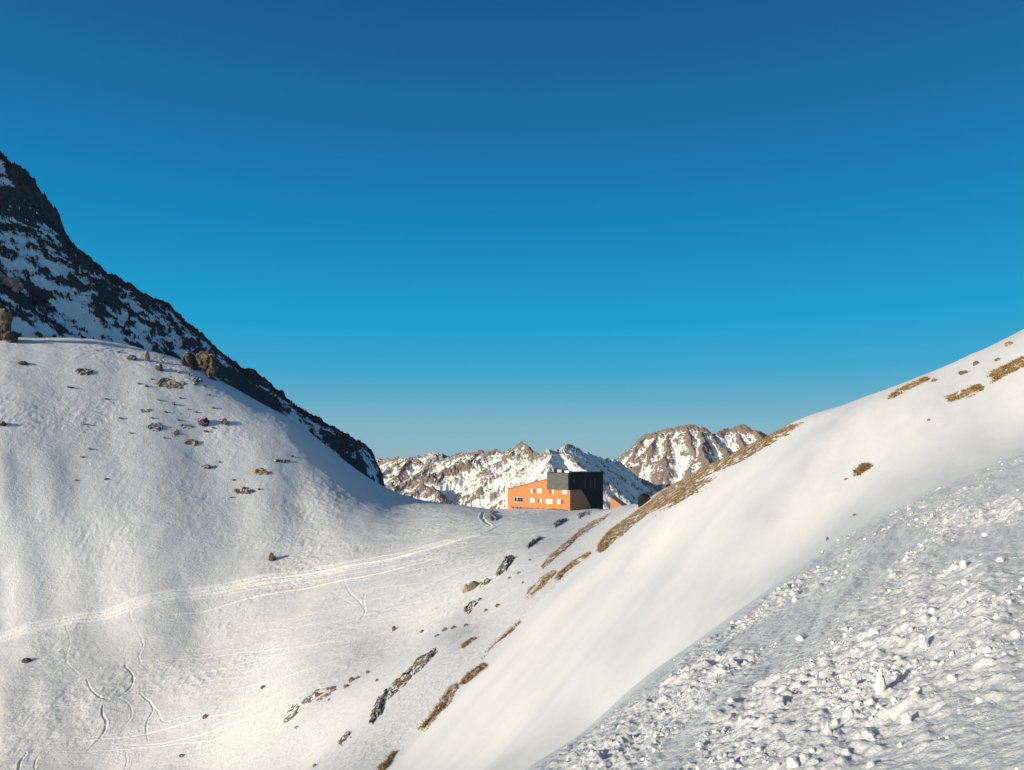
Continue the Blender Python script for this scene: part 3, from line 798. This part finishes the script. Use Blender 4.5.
for i in range(70):
    y_ = r_.uniform(.2, yl * .92)
    lift = .25 + .5 * math.exp(-((y_ - 4) / 6) ** 2)
    st.append(stone(-.25 + r_.uniform(-.1, .15), y_, -.05 + lift * r_.uniform(.2, 1.0) + .02 * y_, r_.uniform(.25, .5), r_.uniform(.3, .7), r_.uniform(.2, .45), r_))
part('stone_footing', merge(st), M_stone, hut)
# things on the flat roof
yv, zv = front(482, 50); yv2, _ = front(560, 50)
ch = part('chimney', merge([box(1.2, 2.0, yv - .45, yv + .45, zT - .01, zT + 1.35), box(1.1, 2.1, yv - .55, yv + .55, zT + 1.35, zT + 1.5)]), M_clad, hut)
part('ventilation_box', merge([box(1.0, 2.6, (yv + yv2) / 2 - 1.0, (yv + yv2) / 2 + .7, zT - .01, zT + 1.0), box(.9, 2.7, (yv + yv2) / 2 - 1.1, (yv + yv2) / 2 + .8, zT + 1.0, zT + 1.12)]), M_frame, hut)
yw, _ = front(592, 50)
part('roof_hatch', merge([box(1.0, 2.8, yw - .9, yw + .8, zT - .01, zT + .75)]), M_white, hut)

# little timber shed half buried right of the hut
sd = 243.0
sh = link('timber_shed', None); p_ = world(612, 507, sd); sh.location = p_; sh.rotation_euler = (0, 0, math.atan2(aR[1], aR[0]))
tag(sh, 'small orange timber shed with one sloping roof, half buried right of the hut', 'shed')
part('wall', prism([(-4.6, -2), (.6, -2), (.6, 2.6 + .75), (-4.6, -.0)], 'x', 0, 3.2), M_larch, sh)
part('roof', prism([(-4.9, -.12), (.85, 3.40), (.85, 3.55), (-4.9, .05)], 'x', -.2, 3.4), M_steel, sh)

# ------------------------------------------------------------------ rocks and dry grass breaking through the snow
M_rock = simple('brown_alpine_rock', (.075, .062, .050), (.24, .195, .145), 1.4, .9, .12, 3, dust=(1.6, .68))
M_rockdark = simple('dark_alpine_rock', (.035, .032, .030), (.13, .115, .10), 1.2, .9, .15, 3, dust=(1.2, .67))
M_rockcrag = simple('crag_rock', (.045, .038, .032), (.15, .118, .088), .9, .9, .35, 1.8, dust=(.9, .70))
M_black = simple('black_lichened_rock', (.010, .011, .013), (.03, .03, .032), 1.5, .9, .1, 3)
M_rockwarm = simple('pale_brown_rock', (.20, .15, .10), (.42, .33, .24), .7, .9, .25, 2, dust=(.8, .72))
M_grass = simple('dead_mountain_grass', (.15, .088, .034), (.42, .285, .130), 2.4, .95, .06, 9, dust=(1.5, .685))

def tufts(poly, n, hgt, r, out_v, out_f, on):
    pass

def ribbon(name, label, cat, edges, mat, H, seed, res=.16, blades=0, kind=None, group=None, blocky=.5, gap=.35, ext=.55):
    """edges: (ax, ay, bx, by) photo positions of both borders, met on the ground"""
    A, B = [], []
    for ax, ay, bx, by in edges:
        a = hit(ax, ay); b = hit(bx, by)
        if a is None or b is None: continue
        A.append(a[:2]); B.append(b[:2])
    if len(A) < 2: return None
    A = np.array(A); B = np.array(B); M_ = (A + B) / 2
    cl = np.concatenate([[0], np.cumsum(np.hypot(*np.diff(M_, axis=0).T))]); L = cl[-1]
    wmax = max(np.hypot(*(A - B).T).max(), .3)
    H = min(H, (.30 if blades else .5) * wmax)
    ws = wmax * .8
    ns = int(np.clip(L / res, 12, 420)); ntt = int(np.clip(wmax * 1.6 / res, 10, 90))
    res = min(res, max(ws / 7, .03))
    ns = int(np.clip(L / res, 12, 700)); ntt = int(np.clip(wmax * 2.1 / res, 12, 60))
    sv = np.linspace(0, L, ns); tv = np.linspace(-ext, 1 + ext, ntt)
    ip = lambda Q_: np.stack([np.interp(sv, cl, Q_[:, 0]), np.interp(sv, cl, Q_[:, 1])], 1)
    a, b = ip(A), ip(B)
    xy = a[None] + (b - a)[None] * tv[:, None, None]
    x, y = xy[..., 0], xy[..., 1]
    e = 1 - (2 * tv[:, None] - 1) ** 2
    en = np.minimum(sv, L - sv)[None] / max(L * .08, .2); en = np.clip(en, 0, 1)
    sw = (sv[None] + 0 * x) / (ws * (2.4 if blades else 1.1)); tw = tv[:, None] * np.hypot(*(a - b).T)[None] / (ws * .62)
    nzv = fbm(sw, tw, 5, seed, gain=.66); blk, bv = worley(x / (ws * .7), y / (ws * .7), seed + 3)
    n2 = fbm(sw * 2.6, tw * 2.2, 4, seed + 5, gain=.65); n3 = perlin(sw * .33, tw * 0 + .5, seed + 8)
    h = H * (.85 * e * (.3 + .7 * en) - gap - .12 + (en - 1) * .6 + 2.0 * nzv + 1.5 * n2 + .9 * n3 + .5 * blocky * (bv - .5) * (e > -.2))
    h = np.clip(h, -H * 1.2, H * 1.3) * .75
    z = ground(x, y) + h
    me = grid_mesh(name, x, y, z, [mat], None)
    o = link(name, me)
    if blades:
        r = np.random.RandomState(seed)
        ii = r.randint(0, x.shape[0], blades * 3); jj = r.randint(0, x.shape[1], blades * 3)
        ok = h[ii, jj] > -.04; ii, jj = ii[ok][:blades], jj[ok][:blades]
        k = len(ii); bx_, by_, bz_ = x[ii, jj] + r.normal(0, .08, k), y[ii, jj] + r.normal(0, .08, k), z[ii, jj] - .02
        th = r.uniform(0, np.pi, k); hh = r.uniform(.05, .16, k) * min(1, wmax); wd = r.uniform(.02, .05, k)
        lx, ly = r.normal(-.08, .08, k), r.normal(0, .08, k)
        vv = np.stack([np.stack([bx_ - np.cos(th) * wd, by_ - np.sin(th) * wd, bz_], 1), np.stack([bx_ + np.cos(th) * wd, by_ + np.sin(th) * wd, bz_], 1),
                       np.stack([bx_ + lx, by_ + ly, bz_ + hh], 1)], 1).reshape(-1, 3)
        m2 = raw_mesh(name, vv, [(3 * i, 3 * i + 1, 3 * i + 2) for i in range(k)], mat)
        # one mesh: join blades to the turf they grow from
        import bmesh
        bm = bmesh.new(); bm.from_mesh(me); bm.from_mesh(m2); bm.to_mesh(me); bm.free()
        bpy.data.meshes.remove(m2)
    tag(o, label, cat, group, kind)
    return o

def line(pts, w):
    """borders w pixels apart round a slanting photo line"""
    o = []
    for i, p in enumerate(pts):
        a = pts[max(i - 1, 0)]; b = pts[min(i + 1, len(pts) - 1)]
        dx, dy = b[0] - a[0], b[1] - a[1]; L = math.hypot(dx, dy); nx_, ny_ = -dy / L, dx / L
        ww = (p[2] if len(p) > 2 else w) / 2
        o.append((p[0] - nx_ * ww, p[1] - ny_ * ww, p[0] + nx_ * ww, p[1] + ny_ * ww))
    return o

ribbon('dry_grass', 'long brown grass strip along the crest of the right slope, running up from beside the hut', 'grass',
       [(797, 422.5, 806, 423), (780, 428.5, 788, 432), (760, 436, 770, 442), (740, 444, 754, 451), (720, 455, 735, 464), (700, 467, 716, 478), (683, 479, 700, 489), (668, 488, 684, 497),
        (652, 499, 668, 506), (637, 509, 650, 515), (622, 519, 634, 527), (607, 532, 616, 540), (598, 544, 604, 550), (595, 552, 599, 555)], M_grass, .30, 201, .12, 9000, 'stuff', blocky=.9, gap=.36)
GL = [
    ('brown grass strip just below the crest strip, ending above the middle of the gully', [(612, 514), (595, 523), (580, 533), (569, 543), (558, 552), (541, 567)], 4.5),
    ('thin brown grass strip in the middle of the slope below the hut', [(592, 551), (582, 558), (572, 565), (563, 573), (557, 580)], 5),
    ('broad yellow brown grass patch on the slope left of the thin strip', [(557, 570, 4), (547, 578, 7), (538, 587, 11), (530, 596, 10), (522, 602, 4)], 8),
    ('steep brown grass streak crossing the middle of the gully slope', [(522, 619), (513, 629), (505, 636), (493, 645), (480, 661)], 5.5),
    ('short brown grass streak right above the lowest rock streak', [(486, 665), (473, 675), (461, 686)], 4.5),
    ('brown grass streak at the bottom of the smooth slope with a dark stone head', [(458, 684), (450, 695, 7), (436, 713, 7), (420, 733)], 5.5),
    ('lowest brown grass streak, cut by the bottom edge of the picture', [(398, 750), (390, 760), (380, 771)], 4),
    ('little brown grass tongue between the two long streaks', [(476, 638), (468, 643), (461, 648)], 3.5),
    ('small brown grass patch alone in the middle of the smooth right slope', [(871, 465), (863, 470), (856, 475)], 5.5),
    ('brown grass patch high on the right slope', [(985, 387), (974, 391), (962, 396), (948, 401)], 7),
    ('brown grass patch at the right edge high on the slope', [(1028, 360), (1012, 367), (1000, 373), (990, 378)], 9),
    ('faint brown grass strip along the upper right skyline', [(930, 378), (915, 385), (900, 392), (888, 399)], 4),
]
for k, (lb, pl, w_) in enumerate(GL):
    ribbon('dry_grass', lb, 'grass', line(pl, w_), M_grass, .24, 220 + k * 7, .12, 1200, 'stuff', blocky=.6, gap=.25)

RL = [
    ('long narrow brown rock rib in the gully left of the grass streaks', [(437, 650), (430, 656), (421, 663, 9), (410, 674), (400, 684, 8), (391, 692), (382, 703, 7), (376, 713, 9), (371, 724, 4)], 7, M_rock, .5),
    ('jagged grey brown rock rib low in the bowl, upper part of a broken pair', [(337, 688), (326, 691, 11), (316, 696, 11), (305, 703, 9), (299, 707, 5)], 9, M_rock, .7),
    ('compact grey brown rock at the lower end of the broken pair low in the bowl', [(300, 706), (294, 711, 11), (288, 717, 10), (283, 723, 4)], 9, M_rock, .7),
    ('small brown rock rib at the bottom of the gully', [(352, 734), (345, 740), (338, 747)], 6, M_rock, .4),
    ('brown outcrop on the col left of the hut beside the wind scoop', [(508, 508, 4), (502, 512, 9), (495, 515, 10), (489, 519, 5)], 8, M_rock, .8),
    ('olive brown outcrop on the slope between the hut and the gully', [(514, 556, 4), (508, 562, 7), (502, 569, 8), (496, 577, 4)], 6, M_rock, .6),
    ('narrow outcrop with a snow cap right below the hut', [(567, 520, 3), (560, 522, 5), (554, 526, 4)], 4, M_rock, .6),
    ('brown rock line just under the right corner of the hut', [(601, 509), (590, 513), (578, 517)], 3.5, M_rock, .5),
    ('small outcrop on the slope halfway between hut and gully rocks', [(541, 538), (534, 542), (527, 548)], 4, M_rock, .5),
    ('low rocky step under the olive outcrop', [(490, 580), (485, 584), (480, 588)], 3, M_rock, .4),
    ('short dark rock rib in the gully below the orange boulder', [(476, 602), (471, 607), (465, 613)], 6, M_rock, .5),
]
for k, (lb, pl, w_, mt, H) in enumerate(RL):
    ribbon('rock_outcrop', lb, 'rock outcrop', line(pl, w_), mt, H, 400 + k * 9, .14, blocky=1.0, gap=-.04)
PL = [   # stony turf patches on the left hill: centre, width, height in photo pixels
    ('largest brown stony turf patch near the shoulder of the left hill', 171, 384, 30, 13), ('brown stony turf patch at the edge of the left hill right of the largest one', 197, 381, 12, 9),
    ('brown stony turf patch left in the middle cluster on the left hill', 155, 427, 17, 9), ('brown stony turf patch at the foot of the middle cluster on the left hill', 172, 433, 18, 9),
    ('small brown turf patch between the two boulders of the left hill', 187, 426, 12, 8), ('brown turf patch lowest in the cluster on the left hill', 191, 443, 15, 7),
    ('slim brown turf patch alone below the cluster on the left hill', 208, 467, 16, 5), ('brown turf patch on the lower right of the left hill', 263, 472, 18, 7),
    ('thin brown turf streak right on the lower left hill', 282, 461, 18, 4), ('brown turf patch lowest on the right part of the left hill', 244, 491, 22, 6),
    ('small brown turf patch high on the left part of the left hill', 84, 372, 18, 6), ('dark small turf patch above the middle cluster on the left hill', 145, 411, 10, 6),
]
for k, (lb, cx, cy, w_, h_) in enumerate(PL):
    ribbon('turf_patch', lb, 'turf patch', [(cx - w_ / 2, cy - 1, cx - w_ / 2, cy + 1), (cx - w_ / 4, cy - h_ * .45, cx - w_ / 4, cy + h_ * .4), (cx, cy - h_ / 2, cx, cy + h_ / 2), (cx + w_ / 4, cy - h_ * .4, cx + w_ / 4, cy + h_ * .45), (cx + w_ / 2, cy - 1, cx + w_ / 2, cy + 1)],
           M_grass if k in (0, 3, 5, 7) else M_rock, .6, 600 + k * 9, .22, blocky=1.3, gap=.10, ext=.4)

def boulder(label, px, py, wpx, hpx, mat, name='boulder', n=3, seed=0, group=None, cat='boulder', at=None, deep=1.0, flat=False):
    p = hit(px, py + .3) if at is None else at
    if p is None: return
    r = np.random.RandomState(seed + int(px * 7 + py))
    d = p[1]; w_ = wpx * d / F; h_ = hpx * d / F
    sts = []
    for i in range(n):
        f = 1 if i == 0 else r.uniform(.3, .7)
        if flat: f *= .8
        ox = 0 if i == 0 else r.uniform(-.4, .4) * w_
        hh = h_ * f
        sts.append(stone(ox, r.uniform(-.2, .2) * w_, hh * .10, w_ * .55 * f * r.uniform(.8, 1.1), w_ * .42 * f * deep, hh * .85, r))
    V_, F_ = merge(sts)
    me = raw_mesh(name, V_, F_, mat, smooth=False)
    o = link(name, me, loc=p)
    tag(o, label, cat, group)
    return o
boulder('orange lit boulder with a dark top in the gully left of the slope', 466, 592, 9, 9, M_rockwarm, seed=1)
boulder('dark slab leaning on the orange lit boulder in the gully', 474, 588, 13, 8, M_rock, seed=2)
boulder('black rounded boulder on the skyline right of the little timber shed', 645, 503, 13, 12, M_black, seed=3, n=2)
boulder('dark boulder, largest in the middle of the turf cluster on the left hill', 202, 424, 13, 9, M_rockdark, seed=4)
boulder('grey boulder just right of the turf cluster on the left hill', 224, 423, 8, 6, M_rockdark, seed=5)
boulder('upright pale rock standing on the crest of the left hill', 146, 360, 7, 14, M_rockwarm, seed=6, n=2)
boulder('small dark boulder under the upright pale rock', 160, 369, 9, 7, M_rockdark, seed=7)
boulder('low dark boulder left of the upright pale rock', 131, 359, 11, 5, M_rockdark, seed=8)
boulder('dark boulder alone on the lower flank of the left hill', 272, 559, 7, 9, M_rockdark, seed=9)
boulder('dark low boulder at the far left of the snow bowl', 27, 661, 9, 4, M_rockdark, seed=10, n=2)
boulder('dark flat boulder at the left edge halfway up the hill', 3, 424, 9, 4, M_rockdark, seed=11, n=2)
boulder('small dark boulder high up near the left edge', 22, 364, 10, 4, M_rockdark, seed=12, n=2)
boulder('pale lichened rock on the upper right skyline', 1009, 345, 11, 5, M_rockwarm, seed=13)
sm = [(70, 387, 8, 3), (106, 399, 6, 3), (85, 424, 7, 3), (121, 418, 5, 3), (174, 404, 6, 4), (131, 433, 5, 3), (82, 457, 6, 3), (90, 449, 5, 3), (106, 479, 6, 3), (76, 480, 5, 2), (139, 384, 6, 4), (147, 386, 6, 4), (152, 379, 4, 3),
      (213, 408, 6, 4), (208, 395, 6, 3), (180, 398, 5, 3), (188, 409, 4, 2), (196, 412, 5, 3), (233, 480, 5, 3), (259, 489, 5, 3), (219, 462, 4, 3), (231, 497, 5, 2), (292, 456, 4, 3), (206, 431, 6, 3), (213, 428, 5, 3),
      (162, 357, 6, 4), (118, 352, 6, 3), (96, 350, 5, 2), (178, 372, 7, 4), (189, 375, 6, 4), (204, 386, 6, 4), (158, 400, 5, 3), (166, 412, 5, 3), (178, 420, 5, 3), (164, 438, 4, 3), (152, 418, 5, 3)]
for px, py, w_, h_ in sm:
    boulder('small dark rock poking out of the snow on the left hill', px, py, w_ * .85, h_ * .7, M_rockdark if (px + py) % 3 else M_rock, 'small_rock', 2, 20, 'small rocks scattered over the left hill', 'rock', flat=True)
sm2 = [(368, 673, 5, 4), (352, 681, 7, 5), (346, 687, 6, 4), (358, 678, 5, 3), (377, 681, 4, 3), (205, 718, 6, 4), (263, 688, 6, 3), (182, 756, 5, 3), (394, 630, 5, 5), (422, 632, 4, 3), (445, 630, 8, 4), (437, 636, 5, 3), (315, 766, 4, 4), (329, 700, 4, 2), (297, 727, 5, 2), (530, 560, 3, 2), (519, 573, 4, 2), (510, 578, 4, 2), (498, 606, 5, 3), (486, 611, 4, 3), (466, 626, 5, 3), (454, 628, 5, 3), (523, 583, 4, 2), (480, 600, 4, 3)]
for px, py, w_, h_ in sm2:
    boulder('small brown rock poking out of the snow in the bowl or gully', px, py, w_, h_, M_rock, 'small_rock', 2, 40, 'small rocks scattered over the bowl and gully', 'rock')
sm3 = [(846, 479, 5, 2), (929, 420, 5, 2), (855, 515, 4, 2), (827, 540, 4, 4), (934, 381, 7, 3), (964, 373, 12, 3), (977, 364, 7, 5), (998, 360, 6, 3), (958, 358, 8, 3)]
for px, py, w_, h_ in sm3:
    boulder('small brown stone showing through the snow on the right slope', px, py, w_, h_, M_rock, 'small_rock', 2, 60, 'small stones scattered over the right slope', 'rock')
# crag on the ridge behind the left hill, and the lit boulders at the left edge
def crag(label, spec, mat, d, seed):
    r = np.random.RandomState(seed); sts = []
    p0 = world(spec[0][0], spec[0][1], d)
    for px, py, w_, h_ in spec:
        p = world(px, py, d) - p0
        for q in range(7):
            k_ = r.uniform(.22, .46)
            sts.append(stone(p[0] + r.uniform(-.42, .42) * w_ * d / F, r.uniform(-1.8, 1.8), p[2] + (r.uniform(-.5, .5) - .1) * h_ * d / F, w_ * k_ * d / F, 2.0, h_ * r.uniform(.24, .42) * d / F, r))
    V_, F_ = merge(sts)
    V_ = np.array(V_); V_ += .35 * np.stack([fbm(V_[:, 0] * 1.1 + 3, V_[:, 2] * 1.3 + V_[:, 1], 4, seed), fbm(V_[:, 1] + 7, V_[:, 2] * 1.5, 3, seed + 1), fbm(V_[:, 0] * 1.4, V_[:, 1] + V_[:, 2] * .6, 4, seed + 2)], 1) * 2
    o = link('rock_crag', raw_mesh('rock_crag', V_, F_, mat), loc=p0)
    return tag(o, label, 'crag')
crag('brown sunlit crag standing on the ridge at the top right of the left hill', [(200, 366, 22, 22), (190, 361, 12, 18), (212, 371, 10, 24), (206, 362, 10, 18)], M_rockcrag, 262, 5)
crag('dark crag wall falling right from the sunlit crag', [(216, 385, 18, 22), (226, 392, 18, 18), (238, 400, 16, 14), (204, 378, 12, 16), (250, 408, 12, 10)], M_rockdark, 268, 6)
crag('pale brown boulder at the left edge just above the snow crest', [(3, 325, 16, 30), (9, 340, 12, 12)], M_rockcrag, 243, 7)
crag('pale brown ledge higher up at the left edge of the dark mountain', [(4, 279, 16, 16), (14, 284, 14, 10)], M_rockwarm, float(mont_d(8, 284)) - 6, 8)

# ------------------------------------------------------------------ snow lumps in the foreground
def lump(label, px, py, wpx, hpx, seed, spike=False, group=None, lean=0.):
    p = hit(px, py)
    if p is None: return
    r = np.random.RandomState(seed); d = p[1]; w_ = wpx * d / F; h_ = hpx * d / F
    v0, f0 = subdiv(*[np.array(q) if i == 0 else q for i, q in enumerate(stone(0, 0, 0, 1, 1, 1, r))])
    v0 = np.array(v0); v0 /= np.linalg.norm(v0, axis=1)[:, None]
    n1 = fbm(v0[:, 0] * 1.6 + seed, v0[:, 1] * 1.6 + v0[:, 2] * 1.3, 4, seed); n2 = fbm(v0[:, 2] * 3 + seed, v0[:, 0] * 3 - v0[:, 1], 3, seed + 5)
    rad = 1 + .6 * n1 + .45 * n2
    v = v0 * rad[:, None]
    zt = (v[:, 2] + 1) / 2
    tap = np.clip(1.05 - (.85 if spike else .45) * zt, .1, 1.2)
    v = np.stack([v[:, 0] * tap * w_ * .5 + lean * zt * h_, v[:, 1] * tap * w_ * .5, (zt - .22) * h_ * 1.15], 1)
    me = raw_mesh('snow_lump', v, f0, M_lump, smooth=True)
    o = link('snow_lump', me, loc=p)
    tag(o, label, 'snow lump', group)
lump('tallest pointed snow lump, a white spike in the middle of the trampled foreground', 879, 692, 14, 30, 1, True, lean=.05)
LL = [(855, 682, 7, 8), (828, 732, 9, 19), (849, 716, 13, 15), (906, 722, 13, 17), (792, 764, 15, 13), (924, 646, 10, 20), (952, 679, 11, 10), (1016, 634, 14, 10), (987, 651, 10, 10), (963, 566, 8, 12), (965, 583, 9, 9), (795, 600, 7, 8),
      (800, 639, 9, 9), (835, 722, 9, 9), (870, 703, 12, 10), (880, 708, 9, 9), (858, 704, 9, 9), (868, 735, 14, 10), (777, 767, 10, 9), (942, 664, 9, 8), (894, 700, 8, 8), (918, 690, 8, 8), (846, 752, 10, 8), (812, 752, 9, 9), (740, 720, 6, 9),
      (965, 604, 8, 8), (934, 620, 8, 8), (905, 612, 8, 7), (876, 632, 7, 7), (1000, 560, 9, 7), (985, 535, 8, 6), (905, 560, 7, 6), (755, 690, 7, 7), (731, 700, 8, 6), (700, 745, 9, 7), (721, 758, 8, 7), (980, 700, 10, 7), (900, 745, 8, 7)]
LB = ['small snow lump just left of the tall white spike', 'pointed snow lump below and well left of the tall white spike', 'broad snow lump below and slightly left of the tall white spike',
      'broad snow lump below and right of the tall white spike', 'snow lump at the bottom edge left of the debris heap', 'narrow upright snow lump above and right of the tall spike',
      'rounded snow lump right of the tall spike, level with its foot', 'blunt snow lump near the right edge of the picture above the spike', 'rounded snow lump between the right edge lump and the narrow upright one']
for k, (px, py, w_, h_) in enumerate(LL):
    lump(LB[k] if k < len(LB) else 'rough white snow lump scattered away from the tall spike in the trampled foreground', px, py + 1, w_ * 1.0, h_ * .68, 30 + k, k % 6 == 1, 'larger snow lumps in the trampled foreground', lean=.1 * ((k % 5) - 2) * .5)
# crumbs too many to count
r = np.random.RandomState(99)
t = (1 + 5 ** .5) / 2
ico = np.array([(-1, t, 0), (1, t, 0), (-1, -t, 0), (1, -t, 0), (0, -1, t), (0, 1, t), (0, -1, -t), (0, 1, -t), (t, 0, -1), (t, 0, 1), (-t, 0, -1), (-t, 0, 1)]) / math.hypot(1, t)
icf = np.array([(0, 11, 5), (0, 5, 1), (0, 1, 7), (0, 7, 10), (0, 10, 11), (1, 5, 9), (5, 11, 4), (11, 10, 2), (10, 7, 6), (7, 1, 8), (3, 9, 4), (3, 4, 2), (3, 2, 6), (3, 6, 8), (3, 8, 9), (4, 9, 5), (2, 4, 11), (6, 2, 10), (8, 6, 7), (9, 8, 1)])
N = 90000
ud = r.uniform(-.3, .75, N); dd = np.exp(r.uniform(math.log(3.5), math.log(36), N))
ed = edge_d(ud)
x_ = ud * dd; y_ = dd
sa = x_ * .54 + y_ * .84; ta = x_ * .84 - y_ * .54
am = sstep(-.2, .4, fbm(sa / 5, ta / 1.4, 3, 31)) * sstep(-.1, .35, fbm(x_ / .9, y_ / .9, 3, 312))
keep = (dd < ed * .99) & (r.rand(N) < am * .6)
x_, y_, dd = x_[keep], y_[keep], dd[keep]; k = len(x_)
size = (.007 + .027 * r.rand(k) ** 4) * (.5 + dd / 15)
z_ = ground(x_, y_) - size * .15
sc3 = np.stack([r.uniform(.6, 1.3, k), r.uniform(.6, 1.3, k), r.uniform(.6, 1.6, k)], 1) * size[:, None]
jit = 1 + r.uniform(-.35, .35, (k, 12, 1))
vv = ico[None] * jit * sc3[:, None] + np.stack([x_, y_, z_], 1)[:, None]
ff = (icf[None] + (np.arange(k) * 12)[:, None, None]).reshape(-1, 3)
me = bpy.data.meshes.new('snow_crumbs')
me.vertices.add(k * 12); me.vertices.foreach_set('co', vv.reshape(-1).astype(np.float32))
me.loops.add(ff.size); me.loops.foreach_set('vertex_index', ff.reshape(-1).astype(np.int32))
me.polygons.add(len(ff)); me.polygons.foreach_set('loop_start', np.arange(0, ff.size, 3, dtype=np.int32))
me.polygons.foreach_set('use_smooth', np.full(len(ff), True))
me.update(calc_edges=True); me.materials.append(M_lump)
tag(link('snow_crumbs', me), 'countless small crumbs of hard snow strewn over the trampled foreground', 'snow crumbs', kind='stuff')
